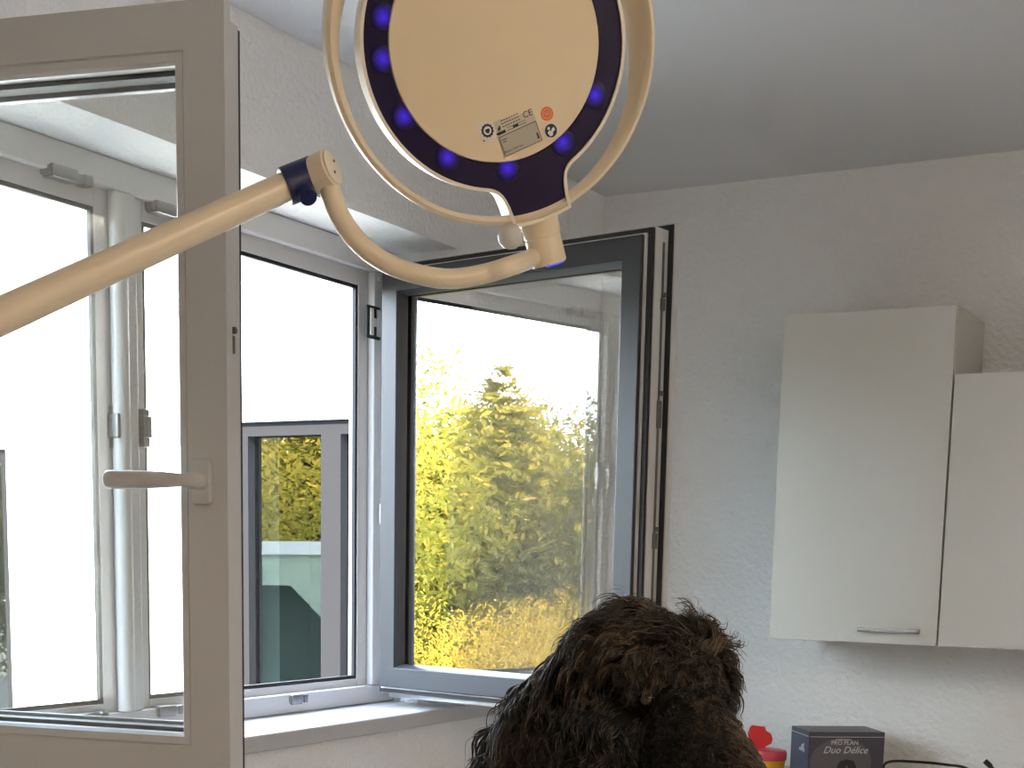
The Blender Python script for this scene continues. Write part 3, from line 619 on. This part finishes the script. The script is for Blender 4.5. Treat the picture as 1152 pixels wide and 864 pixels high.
def fur(name, count, region, length, seed, rad=.00030):
    rnd = random.Random(seed)
    me = dog.data; me.calc_loop_triangles()
    tris = []; acc = []; tot = 0
    for t in me.loop_triangles:
        c = Vector(t.center)
        if not region(c): continue
        tot += t.area; tris.append(t); acc.append(tot)
    import bisect
    vs = me.vertices
    def sample():
        t = tris[bisect.bisect_left(acc, rnd.random()*tot)]
        a, b = rnd.random(), rnd.random()
        if a+b > 1: a, b = 1-a, 1-b
        i, j, k = t.vertices; w = 1-a-b
        return vs[i].co*w+vs[j].co*a+vs[k].co*b, (vs[i].normal*w+vs[j].normal*a+vs[k].normal*b).normalized()
    locks = []
    NP = 9; allp = []; radii = []; tones = []
    per = 18
    for l in range(count//per):
        p0, n0 = sample(); L, spread, dirf, lift, wav = length(p0, n0, rnd)
        ph = rnd.random()*6.28; fr = rnd.uniform(5, 8)*(.04/L)**.5; wax = Vector((rnd.gauss(0, 1), rnd.gauss(0, 1), rnd.gauss(0, 1))).normalized()
        tz = dirf-n0*dirf.dot(n0)
        if tz.length < 1e-3: tz = Vector((0, 0, -1))
        tz.normalize(); sd = n0.cross(tz)
        tz = (tz+sd*rnd.gauss(0, .28)).normalized(); L *= rnd.uniform(.7, 1.15)
        amp = wav*rnd.uniform(.5, 1.3)
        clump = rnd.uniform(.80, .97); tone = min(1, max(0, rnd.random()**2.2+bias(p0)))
        for si in range(per):
            rd_ = rad*(3.0 if si < 6 else 1.0)
            ox = rnd.gauss(0, spread); oy = rnd.gauss(0, spread)
            root = p0+tz*ox+sd*oy-n0*.0015
            l2 = L*rnd.uniform(.75, 1.1); pts = []; q = Vector(root); d = (n0*lift+tz).normalized()
            j = Vector((rnd.gauss(0, 1), rnd.gauss(0, 1), rnd.gauss(0, 1)))*.05
            for k in range(NP):
                s = k/(NP-1)
                w = sd*math.sin(ph+fr*s*2)*amp*s + n0*math.cos(ph+fr*s*2)*amp*.6*s
                cc = -(tz*ox+sd*oy)*clump*s*s
                pts.append(q+w+cc)
                d = (d + Vector((0, 0, -1))*.10 + tz*.05 - n0*lift*.13 + j*.5).normalized()
                q = q+d*(l2/(NP-1))
            tones.append(min(1, max(0, tone+rnd.gauss(0, .06)))); allp += pts; radii += [rd_*(1-.85*(k/(NP-1))**1.6) for k in range(NP)]
    ncv = len(allp)//NP
    cu = bpy.data.hair_curves.new(name); cu.add_curves([NP]*ncv)
    flat = [c for p in allp for c in p]
    cu.attributes['position'].data.foreach_set('vector', flat)
    ra = cu.attributes.get('radius') or cu.attributes.new('radius', 'FLOAT', 'POINT'); ra.data.foreach_set('value', radii)
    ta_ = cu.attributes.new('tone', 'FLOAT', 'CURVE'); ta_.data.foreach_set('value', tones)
    cu.materials.append(HM)
    o = bpy.data.objects.new(name, cu); C.objects.link(o); o.parent = dog; return o
HM = hair_mat()
stop = P(775, 770, 1.36)          # the spot between the eyes where the coat parts
earT = P(640, 735, 1.43); zlow = CAMZ-.36
def frame_xy(p):
    v = p-EYE; k = v.dot(FWD); return CX+F*v.dot(RT)/k, CY-F*v.dot(UP)/k, k
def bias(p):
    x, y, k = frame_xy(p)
    if (700 < x < 772 and 768 < y < 810) or (794 < x < 822 and 758 < y < 800): return -.8   # eye-socket shade painted into the fur tone
    if y > 785 and x < 745 and x > 640: return -.45        # shade below the eye, painted as black fur
    if x > 745 and y > 775: return max(-.45, min(.55, (x-785-(y-790)*.30)/75))   # light on the nose bridge, painted as browner fur
    if x > 690 and y < 760: return .08  # light on the forehead, put into the tone as well
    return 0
def is_ear(p):
    x, y, k = frame_xy(p); return x < 662-(y-745)*.20 and y < 1000 and y > 715
def reg_head(p):
    x, y, k = frame_xy(p); return p.z > zlow and not is_ear(p)
def reg_ear(p): return p.z > zlow-.05 and is_ear(p)
mz0, mz1 = P(768, 806, 1.36), P(848, 910, 1.25); mzd = (mz1-mz0).normalized()
def len_head(p, n, rnd):
    x, y, k = frame_xy(p)
    q = (p-mz0).dot(mzd); dl = ((p-mz0)-mzd*q).length
    away = (p-stop)
    if 755 < x < 806 and 742 < y < 788:       # between the eyes the coat whorls every way
        an = rnd.random()*6.283; return rnd.uniform(.022, .034), .003, (RT*math.cos(an)+UP*math.sin(an)+mzd*.45), .7, .005
    if q > .0 and dl < .075 and k < 1.40:     # muzzle: short, brushed forward and down
        return rnd.uniform(.026, .038), .0028, (mzd*.9+Vector((0, 0, -.25))+RT*.12), .38, .0045
    if (705 < x < 768 and 770 < y < 806) or (796 < x < 818 and 772 < y < 798): return rnd.uniform(.010, .015), .0025, (away.normalized()-UP*.4-RT*.3), .35, .002
    if (p-P(812, 752, 1.375)).length < .028 or (p-P(736, 750, 1.36)).length < .028:   # brows
        return rnd.uniform(.028, .042), .003, ((RT*.55-UP*.5-FWD*.4) if x > 775 else (-RT*.45-UP*.35-FWD*.25)), .8, .005
    L = rnd.uniform(.028, .048)
    dr_ = away.normalized()*.8 - RT*.45 - UP*.35 + FWD*.1
    if x > 760: dr_ = away.normalized()*.9+RT*.2-UP*.2
    if y > 800: dr_ = Vector((0, 0, -1))-RT*.3; L *= 1.3
    return L*1.2, .0026, dr_, .72, .0085
def len_ear(p, n, rnd):
    x, y, k = frame_xy(p)
    return rnd.uniform(.06, .095), .0026, (-UP*1.0-RT*.25), .36, .0095
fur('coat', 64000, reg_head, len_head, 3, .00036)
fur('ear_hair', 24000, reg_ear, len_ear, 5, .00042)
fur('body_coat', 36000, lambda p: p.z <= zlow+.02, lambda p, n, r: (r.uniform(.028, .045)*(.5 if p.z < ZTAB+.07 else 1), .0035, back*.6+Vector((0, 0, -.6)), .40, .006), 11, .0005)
# tuft on the crown
crown = P(706, 705, 1.44)
fur('crown_tuft', 2600, lambda p: (p-P(710, 690, 1.43)).length < .034, lambda p, n, r: (r.uniform(.024, .036), .004, RT*.8+UP*.3, 1.0, .005), 9)

# examination table under the dog, below the frame
t = thing('examination_table', 'steel examination table under the dog', 'table', (ch.x-.15, ch.y-.05, 0))
obj('tabletop', box(NB(), (-.62, -.34, ZTAB-.04), (.62, .34, ZTAB-.001)), M['steeltable'], t, bevel=.01)
bm = NB(); box(bm, (-.10, -.10, .06), (.10, .10, ZTAB-.04)); obj('column', bm, M['whiteplastic'], t, bevel=.01)
bm = NB(); box(bm, (-.45, -.25, 0), (.45, .25, .06)); obj('base', bm, M['darksteel'], t, bevel=.01)
# ceiling luminaire further back in the room
t = thing('ceiling_lamp', 'square ceiling light behind the viewer', 'lamp', (1.7, .5, ZC))
obj('housing', box(NB(), (-.62, -.62, -.05), (.62, .62, 0)), M['whiteplastic'], t, bevel=.004)
obj('diffuser', box(NB(), (-.60, -.60, -.056), (.60, .60, -.0505)), M['lampglow'], t)

# ------------------------------------------------------------------ outside: white wing with windows, garden, trees, house
YFA = 5.5; ZG = -2.6
bm = NB()
zr = at(15, 222, Y=YFA).z
wx0, wx1 = at(262, 600, Y=YFA).x, -3.05                       # window nearest to the room
wzt, wzb = at(320, 473, Y=YFA).z, CAMZ-1.15
vx0, vx1 = -8.4, at(9, 600, Y=YFA).x                        # window further out
vzt = at(4, 505, Y=YFA).z
xs = [-9.5, vx0, vx1, wx0, wx1, XO]
box(bm, (-9.5, YFA, max(wzt, vzt)), (XO, YFA+.35, zr-.28)); box(bm, (-9.5, YFA, ZG), (XO, YFA+.35, wzb))
box(bm, (-9.5, YFA, wzb), (vx0, YFA+.35, max(wzt, vzt))); box(bm, (vx1, YFA, wzb), (wx0, YFA+.35, max(wzt, vzt))); box(bm, (wx1, YFA, wzb), (XO, YFA+.35, max(wzt, vzt)))
zz = sorted((wzt, vzt)); 
if wzt < vzt: box(bm, (wx0, YFA, wzt), (wx1, YFA+.35, vzt))
else: box(bm, (vx0, YFA, vzt), (vx1, YFA+.35, wzt))
struct('wall_outside', bm, M['facade'])
bm = NB(); box(bm, (-9.9, YFA-.35, zr-.28), (XO, YFA+4, zr-.10)); box(bm, (-9.9, YFA-.42, zr-.10), (XO, YFA+4, zr)); struct('trim_2', bm, M['facadetrim'])
def far_window(name, x0, x1, z0, z1, posts):
    e = bpy.data.objects.new(name, None); C.objects.link(e); e.location = (x0, YFA, z0); e['kind'] = 'structure'
    w_, h_ = x1-x0, z1-z0; bm = NB(); ft = .07
    box(bm, (0, .03, h_-.065), (w_, .11, h_)); box(bm, (0, .03, 0), (w_, .11, ft)); box(bm, (0, .03, ft), (ft, .11, h_-.065)); box(bm, (w_-ft, .03, ft), (w_, .11, h_-.065))
    for a, b in posts: box(bm, (a-x0, .03, ft), (b-x0, .11, h_-.065))
    obj('frame', bm, M['bluegrey'], e)
    bm = NB(); bm.faces.new([bm.verts.new(v) for v in ((0.02, .08, .02), (w_-.02, .08, .02), (w_-.02, .08, h_-.02), (.02, .08, h_-.02))]); obj('pane', bm, M['fglass'], e)
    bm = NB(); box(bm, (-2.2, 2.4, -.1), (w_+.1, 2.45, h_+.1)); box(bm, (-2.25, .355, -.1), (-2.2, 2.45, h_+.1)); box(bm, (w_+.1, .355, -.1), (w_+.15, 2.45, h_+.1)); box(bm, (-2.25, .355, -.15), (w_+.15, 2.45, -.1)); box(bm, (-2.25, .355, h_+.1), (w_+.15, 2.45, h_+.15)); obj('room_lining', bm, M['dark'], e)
    return e
pa, pb = at(361, 600, Y=YFA+.03).x, at(383, 600, Y=YFA+.03).x
far_window('window_2', wx0, wx1, wzb, wzt, [(pa, pb)])
far_window('window_3', vx0, vx1, wzb, vzt, [])
struct('ground', box(NB(), (-70, -70, ZG-.3), (XO, 30, ZG)), M['grass'])

YM = 2*(YFA+.08); YV = 8.6          # it stands in front of the wing, so its mirror image lies behind the pane
def mir(x, y):
    p = at(x, y, Y=YV); return (p.x, p.z)
t = thing('balcony', 'white balcony with a dark panel as the shade below, mirrored in the window of the white wing', 'balcony', (0, YM-YV, ZG))
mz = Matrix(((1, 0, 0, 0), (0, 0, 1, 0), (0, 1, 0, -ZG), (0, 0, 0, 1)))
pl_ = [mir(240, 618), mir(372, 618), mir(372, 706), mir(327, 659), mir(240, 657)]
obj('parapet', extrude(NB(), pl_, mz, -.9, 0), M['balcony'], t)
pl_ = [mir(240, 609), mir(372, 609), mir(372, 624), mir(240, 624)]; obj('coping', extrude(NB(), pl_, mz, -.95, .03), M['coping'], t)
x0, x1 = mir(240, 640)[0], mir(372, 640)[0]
obj('wall', box(NB(), (x0, -.7, 0), (x1, -.3, mir(300, 640)[1]-ZG)), M['under_shade'], t)  # dark panel standing in for the shade under the balcony

def crown_mesh(name, kind, n, seed):
    rnd = random.Random(seed); bm = NB()
    blobs = [(Vector((rnd.gauss(0, .26), rnd.gauss(0, .26), rnd.uniform(.30, .92))), rnd.uniform(.12, .26)) for _ in range(22)]
    if kind == 'conifer':
        pts = []; LV = 34
        for lv in range(LV):
            z = .06+.93*(lv/(LV-1))**.9; r = .36*(1-z)**.85+.008; nb = 5+int(7*(1-z))
            for b_ in range(nb):
                an = rnd.random()*6.283; rl = r*rnd.uniform(.65, 1.1); m = max(8, int(n/(LV*8)*(rl/.18)))
                for i in range(m):
                    q = (i+rnd.random())/m; dr_ = rl*q; zz = z + .02*q - .30*rl*q*q - abs(rnd.gauss(0, .016))*(.3+q)
                    w_ = rnd.gauss(0, .028)*(.3+q)*min(1, rl*6)
                    pts.append(Vector((math.cos(an)*dr_-math.sin(an)*w_, math.sin(an)*dr_+math.cos(an)*w_, zz)))
    for i in range(len(pts) if kind == 'conifer' else n):
        if kind == 'conifer':
            p = pts[i]; s = rnd.uniform(.004, .0085)
        else:
            c, br = rnd.choice(blobs); v = Vector((rnd.gauss(0, 1), rnd.gauss(0, 1), rnd.gauss(0, 1))).normalized()*br*rnd.random()**.35
            p = c+v; s = rnd.uniform(.004, .008)
        u = Vector((rnd.gauss(0, 1), rnd.gauss(0, 1), rnd.gauss(0, 1))).normalized(); w = u.orthogonal().normalized()
        bm.faces.new([bm.verts.new(p+q) for q in (u*s*1.3, w*s*.55, -u*s*1.3, -w*s*.55)])
    me = bpy.data.meshes.new(name); bm.to_mesh(me); bm.free(); return me
CR = {'conifer': crown_mesh('conifer_crown', 'conifer', 42000, 1), 'broad': crown_mesh('broad_crown', 'broad', 42000, 2), 'bush': crown_mesh('bush_crown', 'broad', 20000, 4)}
tb_ = NB(); tube(tb_, [Vector((0, 0, 0)), Vector((.01, 0, .2)), Vector((0, .01, .5)), Vector((0, 0, .86))], [.03, .024, .018, .006], 10); TM = bpy.data.meshes.new('trunk'); tb_.to_mesh(TM); tb_.free(); TM.materials.append(M['bark'])
def tree(ang, dist, h, wdt, kind, m, label, z0=ZG, cat='tree'):
    a = R(ang); x, y = -2.3-dist*math.cos(a), 3.5-dist*math.sin(a)
    o = thing({'conifer': 'conifer_tree', 'broad': 'broadleaf_tree', 'bush': 'garden_bush'}[kind], label, cat, (x, y, z0), random.random()*6.28, 'garden trees mirrored in the window glass')
    me = CR[kind].copy(); me.materials.clear(); me.materials.append(m)
    f = bpy.data.objects.new('foliage', me); C.objects.link(f); f.parent = o; f.scale = (wdt, wdt, h)
    g = bpy.data.objects.new('trunk', TM); C.objects.link(g); g.parent = o; g.scale = (h*.8, h*.8, h)
up = lambda dist, slope: CAMZ+dist*slope-ZG
T_ = [(41.3, 15, .165, 10.5, 'conifer', 'leafc', 'tall pointed conifer rising above the garden, mirrored in the open casement'),
      (36.2, 19, .118, 9.0, 'broad', 'leafy', 'yellow-green tree left of the conifer in the mirrored garden'),
      (44.6, 19, .120, 7.5, 'broad', 'leafy', 'loose yellow-green tree right of the conifer in the mirrored garden'),
      (47.8, 23, .110, 9.0, 'broad', 'leafg', 'green tree next to the pale house in the mirrored garden'),
      (51.5, 16, .105, 7.5, 'broad', 'leafg', 'green tree mirrored in the window of the white wing'),
      (57.5, 18, .105, 8.0, 'broad', 'leafg', 'darker green tree at the edge of the wing window'),
      (30.5, 19, .12, 9.0, 'broad', 'leafg', 'green tree at the far side of the garden'),
      (64.0, 19, .10, 8.0, 'broad', 'leafy', 'yellowing tree beyond the wing'),
      (24.5, 21, .11, 9.0, 'broad', 'leafg', 'green tree at the end of the garden row')]
for a, d, sl, w, k, m, lb in T_: tree(a, d, up(d, sl), w, k, M[m], lb)
for a, d, sl, w, lb in ((38.6, 10.5, -.052, 3.2, 'golden bush at the foot of the mirrored trees'), (41.3, 11, -.065, 3.0, 'yellow bush beside the golden bush'), (45.5, 12, -.05, 3.4, 'golden bush below the pale house')):
    tree(a, d, up(d, sl), w, 'bush', M['leafb'], lb, cat='bush')
# pale house with a red roof behind the trees
a = R(44.3); hx, hy = -2.3-42*math.cos(a), 3.5-42*math.sin(a)
t = thing('house', 'pale house with a red tiled roof behind the garden trees', 'house', (hx, hy, ZG-1.0), R(44))
obj('wall', box(NB(), (-4, -5, 0), (4, 5, 5.2)), M['hwall'], t)
bm = NB(); extrude(bm, [(-4.6, 5.2), (4.6, 5.2), (0, 7.4)], Matrix.Rotation(R(90), 4, 'X'), -5.5, 5.5); obj('roof', bm, M['rooftile'], t)
bm = NB(); 
for y in (-3.2, 0, 3.2):
    bm = NB(); box(bm, (3.98, y-.6, 2.9), (4.03, y+.6, 4.3)); obj('window', bm, M['dark'], t)

# ------------------------------------------------------------------ light
W = bpy.data.worlds.new('sky'); bpy.context.scene.world = W; W.use_nodes = True; nt = W.node_tree
tc = nt.nodes.new('ShaderNodeTexCoord'); sx = nt.nodes.new('ShaderNodeSeparateXYZ'); nt.links.new(tc.outputs['Generated'], sx.inputs[0])
sky = nt.nodes.new('ShaderNodeValToRGB'); nt.links.new(sx.outputs['Z'], sky.inputs['Fac'])
sky.color_ramp.elements[0].position = .0; sky.color_ramp.elements[0].color = (.82, .91, 1, 1)
sky.color_ramp.elements[1].position = .9; sky.color_ramp.elements[1].color = (.30, .52, .95, 1)
e = sky.color_ramp.elements.new(.30); e.color = (.66, .82, 1, 1)
cn = nt.nodes.new('ShaderNodeTexNoise'); cn.inputs['Scale'].default_value = 2.2; cn.inputs['Detail'].default_value = 6; nt.links.new(tc.outputs['Generated'], cn.inputs['Vector'])
cm_ = nt.nodes.new('ShaderNodeMapRange'); cm_.inputs['From Min'].default_value = .5; cm_.inputs['From Max'].default_value = .7; nt.links.new(cn.outputs['Fac'], cm_.inputs['Value'])
cx_ = nt.nodes.new('ShaderNodeMix'); cx_.data_type = 'RGBA'; nt.links.new(cm_.outputs[0], cx_.inputs[0]); nt.links.new(sky.outputs[0], cx_.inputs[6]); cx_.inputs[7].default_value = (1.1, 1.1, 1.1, 1)
nt.links.new(cx_.outputs[2], nt.nodes['Background'].inputs[0]); nt.nodes['Background'].inputs[1].default_value = 7
sn = bpy.data.lights.new('sun', 'SUN'); sn.energy = 22; sn.angle = R(.6); sn.color = (1, .93, .82); so = bpy.data.objects.new('sun', sn); C.objects.link(so)
so.rotation_euler = Vector((.03, -.80, .55)).to_track_quat('Z', 'Y').to_euler()
vs_ = bpy.context.scene.view_settings; vs_.view_transform = 'Standard'; vs_.look = 'None'; vs_.gamma = 1; vs_.use_curve_mapping = False; vs_.exposure = 1.52
bpy.context.scene.cycles.use_denoising = True; bpy.context.scene.cycles.denoising_prefilter = 'ACCURATE'; bpy.context.scene.cycles.denoising_input_passes = 'RGB_ALBEDO_NORMAL'
bpy.context.scene.cycles.max_bounces = 12; bpy.context.scene.cycles.diffuse_bounces = 5; bpy.context.scene.cycles.transparent_max_bounces = 16; bpy.context.scene.cycles.sample_clamp_indirect = 8
